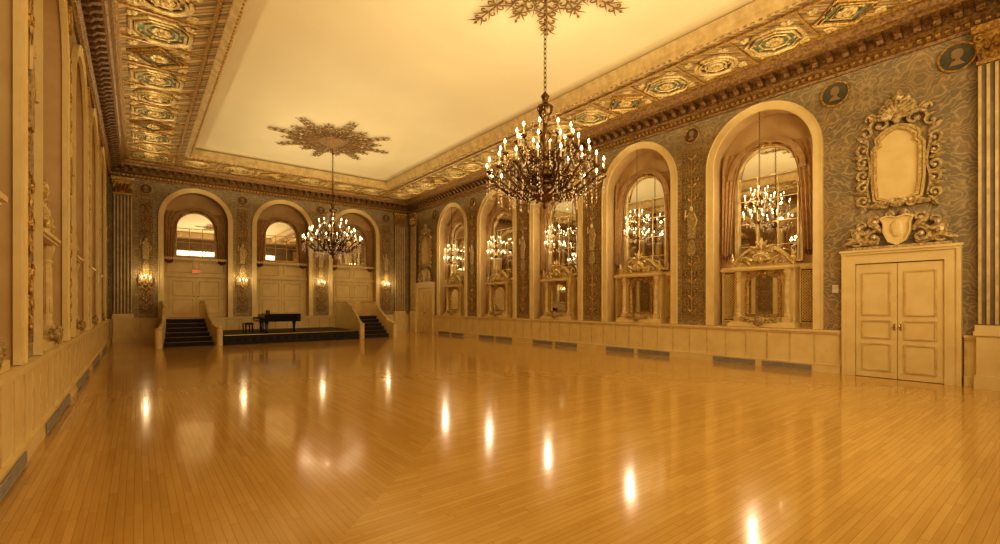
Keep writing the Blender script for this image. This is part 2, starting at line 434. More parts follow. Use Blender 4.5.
def curtain(z0):
    e = empty('curtain')
    for sg in (1,-1):
        mb = MB(); nx, nz = 26, 22; vs = []; fs = []
        for j in range(nz+1):
            z = 5.75-(5.75-z0)*j/nz
            xo = 1.15 if z < AZ else sqrt(max(0,1.15**2-(z-AZ)**2))
            xi = .84-.38*exp(-(5.75-z)*2.2)+.05*max(0,(4.2-z)); xi = min(xi, xo-.05)
            for i in range(nx+1):
                t2 = i/nx; x = xi+(xo-xi)*t2
                vs.append((sg*x, -.33+.04*sin(t2*2*pi*3.5)*(0.4+.6*j/nz), z-.08*sin(pi*t2)*(1 if j==nz else 0)))
        for j in range(nz):
            for i in range(nx):
                k = j*(nx+1)+i; fs.append((k,k+1,k+nx+2,k+nx+1))
        mb.add(vs, fs); d = mb.build('drape', DRAPE, e, True)
        fg = MB()
        pts = [(v[0], v[1], v[2]) for v in vs[::nx+1]]; fg.tube(pts, .018, 5)
        bot = vs[-(nx+1):]; fg.tube(bot, .02, 5)
        for p in bot[::2]: fg.tube([p,(p[0],p[1],p[2]-.11)], .014, 4)
        fg.build('fringe', DARKF, d)
    v = MB(); o = []; i_ = []
    for k in range(41):
        a = pi*k/40; r = .96; o.append((-r*cos(a)*1.0, 5.02+r*sin(a))); r2 = .80+.03*abs(sin(a*7)); i_.append((-r2*cos(a), 5.02+r2*sin(a)))
    v.strip(o, i_, -.31, -.27); v.build('valance', DRAPE, e)
    return e
def pier_mirror():
    e = empty('console_mirror')
    b = MB(); b.box(-1.2,1.2,-.54,-.42,SILL,2.62); b.box(-.74,.74,-.42,-.2,SILL+.14,2.52)
    b.box(-.82,.82,-.42,.04,SILL,SILL+.09); b.box(-.78,.78,-.42,.0,SILL+.09,SILL+.14)
    b.build('base', CREAM, e)
    g = MB(); g.box(-.38,.38,-.2,-.185,1.34,2.14)
    g.prism([(-.38,2.14)]+[(-.38*cos(pi*i/12),2.14+.22*sin(pi*i/12)) for i in range(1,12)]+[(.38,2.14)], -.2,-.185); g.build('glass', MIRROR, e)
    fr = MB(); oo = [(-.44,1.28)]+[(-.44*cos(pi*i/16),2.14+.28*sin(pi*i/16)) for i in range(17)]+[(.44,1.28)]
    ii = [(-.38,1.28)]+[(-.38*cos(pi*i/16),2.14+.22*sin(pi*i/16)) for i in range(17)]+[(.38,1.28)]
    fr.strip(oo, ii, -.2, -.14); fr.box(-.38,.38,-.2,-.14,1.28,1.34); fr.shell(0,2.38,.12,-.14,7)
    fr.curl(.36,2.36,.08,200,-90,.4,.025,-.15); fr.build('mirror_frame', GILT, e)
    for sg in (1,-1):
        co = MB(); co.box(sg*.6-.09,sg*.6+.09,-.2,-.03,1.14,1.28)
        co.lathe([(.08,0),(.08,.05),(.058,.09),(.065,.14),(.055,.18),(.06,.5),(.05,.9),(.07,.95),(.05,.98),(.08,1.08),(.095,1.14),(.095,1.2)], sg*.6, -.11, 1.28, 14)
        for k in range(8): co.tube([(sg*.6+.06*cos(2*pi*k/8),-.11+.06*sin(2*pi*k/8),1.47),(sg*.6+.05*cos(2*pi*k/8),-.11+.05*sin(2*pi*k/8),2.15)], .009, 4)
        co.build('column', CREAM2, e)
        la = MB(); x0, x1 = (sg*.97-.18, sg*.97+.18); la.ring(x0,x1,1.12,2.5,.03,-.42,-.36)
        la.build('lattice_frame', CREAM, e)
        la2 = MB(); la2.box(x0+.03,x1-.03,-.42,-.41,1.15,2.47); la2.build('lattice_backing', MEDG, e)
        lt = MB(); z = 1.18
        while z < 2.42:
            for k in range(4):
                xx = x0+.035+k*.072; lt.tube([(xx,-.385,z),(xx+.07,-.385,z+.07)], .014, 4); lt.tube([(xx+.07,-.38,z),(xx,-.38,z+.07)], .014, 4)
            z += .07
        lt.build('lattice', CREAM, e)
    en = MB(); en.box(-.76,.76,-.54,.0,2.48,2.52); en.box(-.80,.80,-.54,.03,2.52,2.57); en.box(-1.2,-.80,-.54,-.34,2.5,2.58); en.box(.80,1.2,-.54,-.34,2.5,2.58)
    en.build('entablature', CREAM, e)
    p = MB()
    tp = [(-.74,2.57),(-.74,2.63),(-.58,2.70),(-.42,2.86),(-.24,3.04),(0,3.10),(.24,3.04),(.42,2.86),(.58,2.70),(.74,2.63),(.74,2.57)]
    p.prism(tp, -.28, -.14); p.build('tympanum', CREAM2, e)
    p = MB()
    for sg in (1,-1):
        pts = [(sg*(.78-.54*t), -.08, 2.62+.40*sin(t*pi/2)**1.3) for t in [i/10 for i in range(11)]]
        p.tube(pts, [.035]*11, 6); p.tube([(x,y-.05,z+.04) for x,y,z in pts], .035, 6)
        p.lathe([(.04,0),(.022,.05),(.06,.12),(.07,.17),(.035,.22),(.045,.26),(.02,.33),(.0,.37)], sg*.74, -.09, 2.6, 10)
    p.curl(.19,2.98,.09,-60,300,.25,.032,-.08)
    p.shell(0,2.72,.26,-.12,9,15,165,.08); p.leaf(.1,2.66,28,.46,.05,-.1); p.leaf(.3,2.62,65,.2,.045,-.1)
    p.curl(.48,2.70,.09,180,-120,.3,.025,-.08); p.ball((0,-.04,2.74),(.06,.05,.08)); p.ball((0,-.08,3.08),(.045,.045,.08)); p.leaf(0,3.08,90,.26,.05,-.08,mirror=False); p.leaf(.02,3.1,50,.2,.04,-.08); p.leaf(.1,3.05,20,.2,.04,-.08)
    p.build('pediment', COFC, e)
    g = MB()
    for k in range(13):
        t2 = -1+2*k/12; g.ball((t2*.34,.05+.015*(k%2),1.22-.08*(1-t2*t2)+.03*(k%2)), (.04,.04,.04))
    g.leaf(.28,1.2,20,.2,.04,.03); g.leaf(.28,1.2,-20,.16,.035,.03); g.ball((0,.08,1.17),(.08,.05,.08))
    for k in range(8):
        a = 2*pi*k/8; g.ball((.09*cos(a),.08,1.17+.09*sin(a)),(.05,.03,.05),6,4)
    g.build('carved_garland', SILVERG, e)
    return e

# chandelier factory
def chandelier(name, tiers, prof, arm_r, chain_top, bulb_s, hang, swag):
    e = empty(name)
    MB().lathe(prof, n=20).build('stem', BRONZE, e, True)
    ch = MB(); z = prof[-1][1]; L = .075*bulb_s; i = 0
    while z < chain_top:
        pts = []
        for k in range(8):
            a = 2*pi*k/8; u = .022*bulb_s*cos(a); w = L*.62*sin(a)
            pts.append((u,0,z+L/2+w) if i%2 else (0,u,z+L/2+w))
        ch.tube(pts, .008*bulb_s, 4, True); z += L; i += 1
    ch.build('chain', BRONZE, e)
    cnd = None; cr = MB()
    for (n, Rr, zh, zc, ph, dip) in tiers:
        am = MB(); pts = []
        for k in range(13):
            t2 = k/12; x = .06+(Rr-.06)*(t2**.9); zz = zh+(zc-zh)*t2*t2 - dip*sin(pi*min(1,t2*1.15))*(1-t2*.2)
            pts.append((x,0,zz))
        am.tube(pts, [arm_r*(1.3-.5*k/12) for k in range(13)], 6)
        am.curl(Rr*.62, zh-dip*.45, arm_r*5, 90, 400, .25, arm_r*.8, 0, False, 10)
        am.curl(Rr*.84, (zh+zc)/2-dip*.3, arm_r*3.6, -90, 260, .25, arm_r*.65, 0, False, 10)
        am.curl(Rr*.36, zh+dip*.2, arm_r*4.5, 180, -160, .25, arm_r*.65, 0, False, 10)
        am.lathe([(.0,-.03),(.02,-.02),(.055,.01),(.06,.03),(.02,.02),(.024,.05)], Rr, 0, zc, 10) if bulb_s >= 1 else am.lathe([(.0,-.02),(.03,.0),(.01,.01)], Rr, 0, zc, 8)
        src = None
        for j in range(n):
            a = 2*pi*(j+ph)/n
            if src is None: o = am.build('arm', BRONZE, e, True); src = o
            else: o = src.copy(); C.objects.link(o); o.parent = e
            o.rotation_euler = (0,0,a)
            x, y = Rr*cos(a), Rr*sin(a)
            hb = .15*bulb_s
            if cnd is None:
                c0 = MB().lathe([(.011*bulb_s,0),(.011*bulb_s,hb)], n=8).build('candle', WAX, e)
                b0 = MB().lathe([(.007,0),(.014,.015),(.016,.03),(.009,.052),(.003,.068)], n=8)
                b0.v = [(q[0]*bulb_s,q[1]*bulb_s,q[2]*bulb_s+hb) for q in b0.v]
                b0 = b0.build('bulb', BULB, c0, True); cnd = (c0,b0); oc = c0
            else:
                oc = cnd[0].copy(); C.objects.link(oc); oc.parent = e
                ob = cnd[1].copy(); C.objects.link(ob); ob.parent = oc
            oc.location = (x,y,zc+.02)
            for rr, dz in ((Rr,-.03),(Rr*.8,-.05-dip*.6),(Rr*.55,-dip*.9)):
                xx, yy = rr*cos(a), rr*sin(a); zt = zc+(zh-zc)*(1-rr/Rr)*1.2+dz
                for kk in range(hang):
                    zz = zt-.035*bulb_s-kk*.06*bulb_s; s_ = (.012+.006*(kk==hang-1))*bulb_s
                    cr.add([(xx-s_,yy,zz),(xx,yy-s_,zz),(xx+s_,yy,zz),(xx,yy+s_,zz),(xx,yy,zz+s_*1.4),(xx,yy,zz-s_*2)],
                           [(0,1,4),(1,2,4),(2,3,4),(3,0,4),(1,0,5),(2,1,5),(3,2,5),(0,3,5)])
    for (r0,z0,r1,z1,n) in swag:
        for j in range(n):
            a = 2*pi*j/n
            for k in range(12):
                t2 = (k+.5)/12; rr = r0+(r1-r0)*t2; zz = z0+(z1-z0)*t2-.12*bulb_s*sin(pi*t2); s_ = .011*bulb_s
                cr.add([(rr*cos(a)-s_,rr*sin(a),zz),(rr*cos(a),rr*sin(a)-s_,zz),(rr*cos(a)+s_,rr*sin(a),zz),(rr*cos(a),rr*sin(a)+s_,zz),(rr*cos(a),rr*sin(a),zz+s_*1.5),(rr*cos(a),rr*sin(a),zz-s_*1.5)],
                       [(0,1,4),(1,2,4),(2,3,4),(3,0,4),(1,0,5),(2,1,5),(3,2,5),(0,3,5)])
    cr.build('crystal_drops', CRYSTAL, e)
    return e

BIG = chandelier('chandelier', [(18,1.07,.36,.56,0,.16),(14,.82,.60,.88,.5,.14),(10,.52,.92,1.20,0,.1)],
    [(.0,-.02),(.03,.0),(.05,.05),(.02,.09),(.12,.14),(.26,.22),(.33,.32),(.30,.38),(.13,.42),(.10,.5),(.2,.56),(.24,.64),(.1,.7),(.06,.8),(.15,.9),(.18,.98),(.06,1.05),(.05,1.2),(.11,1.3),(.12,1.36),(.05,1.44),(.04,1.6),(.1,1.7),(.16,1.84),(.14,1.88),(.06,1.9),(.05,2.0),(.08,2.06),(.02,2.14)],
    .021, HC-3.36-.05, 1.18, 4, [(.15,1.84,.5,1.18,10),(.5,1.16,.82,.86,10),(.82,.84,1.07,.54,14),(1.05,.52,.28,.22,18)])
BIG.location = (5.9,6.18,3.36)
tag(BIG, 'large bronze and crystal chandelier, the nearer one, hanging above the front of the dance floor', 'chandelier', 'great chandeliers')
B2 = copy_tree(BIG); B2.location = (5.9,17.95,3.36)
tag(B2, 'large bronze and crystal chandelier, the farther one, hanging in front of the stage', 'chandelier', 'great chandeliers')

# ceiling medallions: pierced lacework of scrolls
def medallion():
    e = empty('ceiling_medallion')
    b = MB(); g = MB()
    def rot(i, n, ph, pts):
        a = 2*pi*(i+ph)/n; return [(x*cos(a)-y*sin(a), x*sin(a)+y*cos(a), z) for x,y,z in pts]
    def spiral(cx0, cy0, r0, th0, turn, sg, z): return [(cx0+r0*(1-.75*k/12)*cos(th0+sg*turn*k/12), cy0+r0*(1-.75*k/12)*sin(th0+sg*turn*k/12), z) for k in range(13)]
    for i in range(8):
        for ph, L in ((0,2.3),(.5,1.85)):
            b.tube(rot(i,8,ph,[(.4,0,-.06),(L*.5,0,-.08),(L,0,-.04)]), [.035,.025,.008], 6)
            m = int((L-.6)/.27)
            for q in range(m):
                r = .66+q*.27; w = .17*(1-.62*q/m)+.02
                for sg in (1,-1):
                    b.tube(rot(i,8,ph,spiral(r, sg*w, .11*(1-.5*q/m)+.012, -sg*pi/2, 5, sg, -.05)), .015, 5)
                    b.tube(rot(i,8,ph,[(r-.02,0,-.06),(r+.10,sg*w*.8,-.07),(r+.28,sg*w*1.75,-.03)]), [.014,.017,.003], 5)
            x = rot(i,8,ph,[(L-.08,0,-.05)])[0]; b.ball(x,(.035,.035,.025),7,4)
            for q in range(3): 
                x = rot(i,8,ph,[(.8+q*.38,0,-.09)])[0]; g.ball(x,(.035,.035,.03),6,4)
    for i in range(16): b.tube(rot(i,16,.5,[(.5,0,-.06),(1.0,0,-.07),(1.6,0,-.03)]), [.025,.025,.004], 5)
    for R0 in (.75,1.05,1.4):
        pts = [(R0*(1+.05*cos(16*2*pi*k/96))*cos(2*pi*k/96),R0*(1+.05*cos(16*2*pi*k/96))*sin(2*pi*k/96),-.05) for k in range(96)]; b.tube(pts,.015,5,True)
    b.build('pierced_scroll_rays', MEDG, e); g.build('gilt_studs', GILT, e)
    MB().lathe([(.02,-.34),(.12,-.3),(.2,-.22),(.3,-.2),(.42,-.12),(.5,-.1),(.55,-.03),(.56,0)], n=24).build('boss', MEDG, e, True)
    return e
m1 = medallion(); m1.location = (5.9,6.18,HC)
tag(m1, 'bronze gilt starburst ceiling medallion over the nearer chandelier, cut by the top edge', 'ceiling medallion', 'ceiling medallions')
m2 = copy_tree(m1); m2.location = (5.9,17.95,HC)
tag(m2, 'bronze gilt starburst ceiling medallion over the farther chandelier', 'ceiling medallion', 'ceiling medallions')

# niches along the side walls and the back wall
ATR = arch_trim(); AM = arched_mirror(2.75, MIRROR, 'arched_mirror'); CU = curtain(3.0); PM = pier_mirror()
SCS, SCZ = .84, 3.66
SC = chandelier('niche_chandelier', [(9,.46,.06,.2,0,.07),(8,.42,.52,.70,0,.06),(5,.24,.80,.94,.5,.05)],
    [(.0,-.06),(.02,-.04),(.01,0),(.08,.03),(.1,.1),(.04,.16),(.03,.3),(.06,.4),(.1,.5),(.09,.56),(.03,.6),(.03,.7),(.07,.78),(.05,.86),(.02,.9),(.03,1.0),(.06,1.1),(.01,1.2)],
    .007, (AZ+1.2-SCZ)/SCS, .85, 3, [(.05,1.1,.24,.92,6),(.24,.9,.42,.66,8),(.42,.66,.1,.42,8),(.46,.16,.1,.0,9)])
SC.scale = (SCS,SCS,SCS)
first = True
def nm(w, i): return '%s right wall arch from the door' % ORD[i] if w == 'right' else '%s left wall arch from the camera' % ORD[i]
for w in ('right','left'):
    for i, s in enumerate(ARCH):
        srcs = (ATR, AM, CU, PM)
        a_, m_, c_, p_ = srcs if first else [copy_tree(q) for q in srcs]
        for q in (a_, m_, c_, p_): put(q, w, s)
        a_.name = trimname()
        n_ = nm(w, i)
        tag(m_, 'tall arched mirror in the '+n_, 'mirror', 'arched wall mirrors')
        tag(c_, 'tan fringed curtains in the '+n_, 'curtain', 'niche curtains')
        tag(p_, 'console mirror with gilded pediment in the '+n_, 'console mirror', 'console mirrors')
        if w == 'right':
            s_ = SC if first else copy_tree(SC)
            put(s_, w, s, SCZ, .03)
            tag(s_, 'small lit chandelier in the '+n_, 'chandelier', 'niche chandeliers')
        first = False
# back wall niches
bw = arched_mirror(3.78, MIRROR, 'niche_window')
CB = curtain(3.6); put(CB, 'back', BARCH[0])
def niche_panelling(door):
    e = empty('door' if door else 'panelling')
    b = MB(); b.box(-1.22,1.22,-.54,-.44,SILL,3.7); b.box(-1.22,1.22,-.44,-.30,3.58,3.7); b.box(-1.22,1.22,-.44,-.34,2.82,2.95)
    b.build('panel_wall', CREAM, e)
    m = MB(); m.ring(-1.1,-.1,3.02,3.52,.03,-.44,-.41); m.ring(.1,1.1,3.02,3.52,.03,-.44,-.41); m.build('panel_moulding', CREAM2, e)
    for sg in (1,-1):
        x0, x1 = (0.01,1.0) if sg > 0 else (-1.0,-.01)
        l = MB().box(x0,x1,-.44,-.40,SILL+.02,2.78).build('leaf' if door else 'panel', CREAM, e)
        k = MB(); k.ring(x0+.1,x1-.1,1.95,2.65,.035,-.40,-.375); k.ring(x0+.1,x1-.1,1.15,1.82,.035,-.40,-.375); k.build('leaf_moulding' if door else 'moulding', CREAM2, l)
        if door: MB().ball((sg*.08,-.36,1.95),.03).build('door_handle', BRASS, l)
    return e
for i, s in enumerate(BARCH):
    a = copy_tree(ATR); put(a, 'back', s); a.name = trimname()
    wd = bw if i == 0 else copy_tree(bw); put(wd, 'back', s); wd.name = 'window_%d' % (i+1); struct(wd)
    cu = CB if i == 0 else copy_tree(CB); put(cu, 'back', s)
    where = ['left arch of the back wall', 'middle arch of the back wall behind the stage', 'right arch of the back wall'][i]
    tag(cu, 'tan curtains with valance in the '+where, 'curtain', 'niche curtains')
    d = niche_panelling(i != 1); put(d, 'back', s); d.name = ('door_%d' % (i+3)) if i != 1 else trimname(); struct(d)

# exit sign
def txt(body, size, mat, parent, loc, rot):
    cu = bpy.data.curves.new('letters', 'FONT'); cu.body = body; cu.size = size; cu.extrude = .004; cu.align_x = 'CENTER'; cu.align_y = 'CENTER'
    o = bpy.data.objects.new('tmp', cu); C.objects.link(o)
    dg = bpy.context.evaluated_depsgraph_get(); dg.update()
    me = bpy.data.meshes.new_from_object(o.evaluated_get(dg)); bpy.data.objects.remove(o)
    me.materials.clear(); me.materials.append(mat)
    q = bpy.data.objects.new('letters', me); C.objects.link(q); q.parent = parent; q.location = loc; q.rotation_euler = rot; return q
ex = empty('exit_sign'); put(ex, 'back', BARCH[0], 3.08)
MB().box(-.16,.16,-.40,-.34,-.09,.09).build('sign_box', WHITEP, ex)
txt('EXIT', .14, REDS, ex, (0,-.335,.0), (pi/2,0,pi))
tag(ex, 'small exit sign with red letters above the door of the left back arch', 'exit sign')

# ---------------------------------------------------------------- wall doors with crests
def wall_door(name, wl, s):
    e = empty(name); put(e, wl, s); struct(e)
    fr = MB()
    for sg in (1,-1):
        a, b = sorted((sg*.725, sg*.9)); fr.box(a,b,0,.10,0,2.49)
        a, b = sorted((sg*.9, sg*.97)); fr.box(a,b,0,.13,0,2.69)
    fr.box(-.9,.9,0,.10,2.49,2.69); fr.box(-.98,.98,0,.14,2.69,2.74); fr.box(-1.0,1.0,0,.17,2.74,2.79)
    fr.build('door_frame', CREAM, e)
    for sg in (1,-1):
        x0, x1 = (.005,.715) if sg > 0 else (-.715,-.005)
        l = MB().box(x0,x1,.0,.06,.01,2.47).build('leaf', CREAM, e)
        k = MB()
        for z0, z1 in ((1.35,2.3),(.85,1.25),(.15,.75)): k.ring(x0+.1,x1-.1,z0,z1,.03,.06,.08)
        k.build('leaf_moulding', CREAM2, l)
        h = MB(); h.box(sg*.05-.015,sg*.05+.015,.06,.07,1.04,1.18); h.ball((sg*.05,.10,1.12),.024); h.tube([(sg*.05,.065,1.12),(sg*.05,.10,1.12)],.01); h.build('door_handle', BRASS, l)
    return e
wall_door('door_1', 'right', 2.5); wall_door('door_2', 'right', 22.93)
def cartouche():
    e = empty('wall_cartouche')
    def ol(o): 
        return [(-.30-o,.06-o*.6),(-.34-o,.4),(-.34-o,1.1),(-.26-o,1.17+o*.5),(-.28-o,1.28+o*.6),(-.16-o*.6,1.4+o),(0,1.48+o),(.16+o*.6,1.4+o),(.28+o,1.28+o*.6),(.26+o,1.17+o*.5),(.34+o,1.1),(.34+o,.4),(.30+o,.06-o*.6),(.1,-.02-o),(-.1,-.02-o)]
    MB().prism(ol(0), 0, .05).build('plate', CREAM, e)
    f = MB(); f.strip(ol(.05), ol(0), 0, .11, True); f.strip(ol(.11), ol(.06), 0, .08, True); f.build('inner_frame', COFC, e)
    o = MB()
    for z, r, a0, a1 in ((.04,.13,-120,260),(.32,.13,140,-210),(.60,.13,-120,260),(.88,.12,140,-210),(1.16,.13,-90,250)):
        o.curl(.58, z, r, a0, a1, .2, .038, .06, dy=.04)
    for z, an in ((-.02,-55),(.18,15),(.46,-10),(.74,20),(1.02,0),(1.30,40)): o.leaf(.49, z, an, .29, .05, .05)
    for sg in (1,-1):
        o.tube([(sg*.47,.07,.0)]+[(sg*(.49+.03*sin(i*.9)),.07,.1+.12*i) for i in range(11)], .025, 5)
    o.curl(.28,1.62,.20,-30,330,.2,.05,.07); o.curl(.14,1.92,.15,-40,300,.2,.045,.07); o.curl(.54,1.50,.14,60,370,.2,.04,.07)
    o.curl(.42,1.80,.12,-20,330,.2,.036,.07)
    o.shell(0,1.66,.40,.07,13,14,166,.09); o.leaf(0,2.02,90,.22,.09,.07,mirror=False); o.leaf(.06,1.98,50,.22,.07,.06); o.leaf(.3,1.74,35,.26,.06,.06)
    o.ball((0,.12,1.68),(.08,.08,.11)); o.curl(.2,-.08,.12,60,-290,.2,.038,.07); o.shell(0,.0,.18,.07,9,200,340,.06)
    o.leaf(.12,-.06,-8,.46,.06,.06)
    o.build('scroll_frame', CARTG, e); return e
def crest():
    e = empty('door_crest')
    sp = [(0,.08),(-.13,.16),(-.2,.34),(-.2,.5),(-.25,.62),(-.14,.66),(0,.62),(.14,.66),(.25,.62),(.2,.5),(.2,.34),(.13,.16)]
    s = MB(); s.prism(sp,.02,.1); s.strip([(a*1.15,.4+(b-.4)*1.12) for a,b in sp],sp,.02,.14,True); s.ball((0,.09,.4),(.12,.07,.19),12,8); s.build('shield', CREAM, e)
    o = MB(); o.curl(.36,.6,.14,-100,300,.2,.045,.09); o.curl(.38,.22,.16,100,-280,.2,.05,.12); o.curl(.66,.16,.14,120,-250,.2,.045,.12); o.curl(.58,.52,.10,-60,300,.2,.034,.1)
    o.leaf(.3,.1,15,.6,.075,.1); o.leaf(.25,.34,50,.36,.065,.08); o.leaf(.48,.3,25,.38,.065,.1); o.leaf(.68,.2,70,.28,.055,.1); o.box(-.84,.84,0.01,.15,0,.05)
    o.leaf(.06,.68,60,.16,.05,.06); o.curl(.13,.72,.06,-60,240,.3,.025,.06)
    for sg in (1,-1):
        o.ball((sg*.64,.14,.46),(.055,.055,.07)); o.ball((sg*.68,.13,.30),(.08,.07,.12))
        o.tube([(sg*.66,.14,.36),(sg*.54,.16,.32),(sg*.44,.16,.42)],[.045,.035,.025]); o.tube([(sg*.68,.14,.22),(sg*.82,.16,.15),(sg*.93,.12,.12)],[.07,.05,.03])
    o.build('carving', CARTG, e); return e
CT = cartouche(); CR = crest(); put(CT,'right',2.5,3.83,.01); put(CR,'right',2.5,2.795,.02)
tag(CT,'tall scrolled gilt wall cartouche high above the near double door','wall cartouche','wall cartouches')
tag(CR,'carved shield crest standing on the hood of the near double door','carved crest','door crests')
CT2 = copy_tree(CT); CR2 = copy_tree(CR); put(CT2,'right',22.85,3.83,.01); put(CR2,'right',22.85,2.795,.02)
CR2.scale = (.82,1,1)
tag(CT2,'scrolled wall cartouche above the far right corner door','wall cartouche','wall cartouches')
tag(CR2,'carved shield crest on the hood of the far right corner door','carved crest','door crests')
sw = empty('light_switch'); put(sw,'right',3.62,1.95)
MB().box(-.06,.06,0,.012,-.09,.09).build('plate',WHITEP,sw); MB().box(-.012,.012,.012,.03,-.025,.025).build('toggle',WHITEP,sw)
tag(sw,'white light switch plate beside the near double door','light switch')

# ---------------------------------------------------------------- pilasters
FL = simple('pilaster_grey_blue', (.25,.195,.14), (.18,.14,.10), .5, .1, sc=4)
def pilaster():
    e = empty('pilaster')
    b = MB(); b.box(-.35,.35,0,.2,0,.25); b.box(-.32,.32,0,.17,.25,1.0); b.box(-.36,.36,0,.2,1.0,1.08); b.box(-.34,.34,0,.18,1.08,1.2); b.build('pedestal', CREAM, e)
    s = MB(); s.box(-.3,.3,0,.11,1.2,6.12); sh = s.build('shaft', FL, e)
    r = MB()
    for k in range(6):
        x = -.275+k*.11; r.box(x-.022,x+.022,.11,.15,1.22,6.1)
    r.build('fluting', CREAM2, sh)
    c = MB(); c.box(-.32,.32,0,.17,6.12,6.18); c.prism([(-.29,6.18),(.29,6.18),(.35,6.7),(-.35,6.7)],0,.15); c.box(-.38,.38,0,.26,6.7,6.83)
    for k in range(5): c.leaf(-.24+k*.12,6.2,90,.24,.06,.15,.05,False)
    for k in range(4): c.leaf(-.18+k*.12,6.38,90,.22,.06,.16,.05,False)
    c.curl(.28,6.6,.08,120,-260,.3,.03,.18); c.build('capital', GILT, e); return e
PI0 = pilaster()
for k,(wl,s,lb) in enumerate([('right',1.0,'fluted pilaster with gilt capital at the right edge, beside the near double door'),('right',24.14,'fluted pilaster on the right wall at the far corner'),
      ('back',-.48,'fluted pilaster on the back wall at the left corner'),('back',11.95,'fluted pilaster on the back wall at the right corner')]):
    p = PI0 if k == 0 else copy_tree(PI0); put(p,wl,s,0,.03); tag(p,lb,'pilaster','fluted pilasters')

# ---------------------------------------------------------------- pier panels, reliefs, roundels
def pier_panel():
    f = MB(); f.ring(-.34,.34,1.15,6.12,.02,0,.02)
    o = f.build('trim', GILT); struct(o)
    MB().box(-.32,.32,0,.010,1.17,6.10).build('panel_field', PIERM, o); return o
def relief():
    e = empty('wall_relief'); b = MB()
    b.prism([(-.05,3.45),(-.13,3.2),(-.1,3.0),(.1,3.0),(.13,3.2),(.05,3.45)],.014,.05)
    b.prism([(-.1,3.5),(.1,3.5),(.13,4.0),(.09,4.25),(.03,4.3),(-.03,4.3),(-.09,4.25),(-.12,4.0)],.014,.06)
    b.build('figure_robe', SILVERG, e)
    h = MB(); h.ball((0,.06,4.36),(.06,.045,.08)); h.tube([(-.09,.05,4.2),(-.18,.06,4.0),(-.12,.07,3.85)],.025); h.tube([(.09,.05,4.2),(.19,.06,4.1),(.17,.06,4.35)],.025); h.build('figure_body', CREAM2, e)
    o = MB(); o.curl(.13,2.9,.09,90,-200,.3,.02,.035); o.curl(.13,2.5,.09,-90,220,.3,.02,.035); o.curl(.12,1.95,.1,90,-230,.3,.02,.035); o.curl(.12,1.6,.08,-90,230,.3,.018,.035)
    o.curl(.12,4.75,.09,-60,250,.3,.02,.035); o.curl(.13,5.2,.09,90,-220,.3,.02,.035); o.curl(.11,5.6,.08,-90,230,.3,.018,.035)
    for z in (1.35,1.75,2.2,2.7,4.6,5.0,5.45,5.8): o.ball((0,.04,z),(.035,.025,.06)); o.leaf(.03,z,50,.16,.035,.02,.015)
    o.tube([(0,.03,1.25),(0,.03,5.95)],.012,5)
    o.build('arabesque_scroll', GILT, e); return e
BUST = simple('bust_ochre',(.32,.205,.085),None,.6)
def roundel(r, mat):
    e = empty('wall_roundel')
    d = MB(); d.prism([(r*cos(2*pi*i/28),r*sin(2*pi*i/28)) for i in range(28)],0,.03); d.build('disc', mat, e)
    g = MB(); g.tube([(r*cos(2*pi*i/28),.04,r*sin(2*pi*i/28)) for i in range(28)],.025,6,True); g.build('rim', GILT, e)
    k = r/.34; p = [(-.15,-.2),(.15,-.2),(.1,-.1),(.03,-.07),(.035,-.03),(.09,-.03),(.1,.0),(.09,.02),(.125,.04),(.1,.08),(.11,.13),(.06,.19),(-.02,.2),(-.09,.17),(-.12,.09),(-.1,.01),(-.05,-.05),(-.06,-.09)]
    MB().prism([(a*k,b*k) for a,b in p],.03,.055).build('bust', BUST, e); return e
PP = pier_panel(); RE = relief(); RD = roundel(.27, GREEN); RS = roundel(.22, REDB)
PR = [7.13,10.87,14.6,18.33]
spots = [('right',s) for s in PR]+[('left',s) for s in PR]+[('left',21.95),('back',3.91),('back',7.53),('back',.27),('back',11.15)]
between = lambda i: 'between %s and %s arches' % (ORD[i], ORD[i+1])
k = 0
for wl, s in spots:
    if wl == 'right': tx = 'the right wall pier '+between(PR.index(s))+' from the door'
    elif wl == 'left': tx = 'the left wall pier '+(between(PR.index(s)) if s in PR else 'nearest the back corner')
    else: tx = {3.91:'the back wall pier left of the middle arch',7.53:'the back wall pier right of the middle arch',.27:'the back wall left of its left arch',11.15:'the back wall right of its right arch'}[s]
    p = PP if k == 0 else copy_tree(PP); put(p,wl,s); p.name = trimname()
    if wl == 'back': p.scale = (.8,1,1)
    r = RE if k == 0 else copy_tree(RE); put(r,wl,s)
    tag(r,'figure relief on '+tx,'wall relief','pier reliefs')
    d = RS if k == 0 else copy_tree(RS); put(d,wl,s,6.5)
    tag(d,'small round roundel on '+tx,'wall roundel','small portrait roundels')
    k += 1
for k,(s,tx) in enumerate([(1.6,'large dark portrait roundel right of the near cartouche, by the cornice'),(3.62,'large dark portrait roundel left of the near cartouche'),(21.9,'dark portrait roundel left of the far corner cartouche')]):
    d = RD if k == 0 else copy_tree(RD); put(d,'right',s,6.45); tag(d,tx,'wall roundel','large portrait roundels')

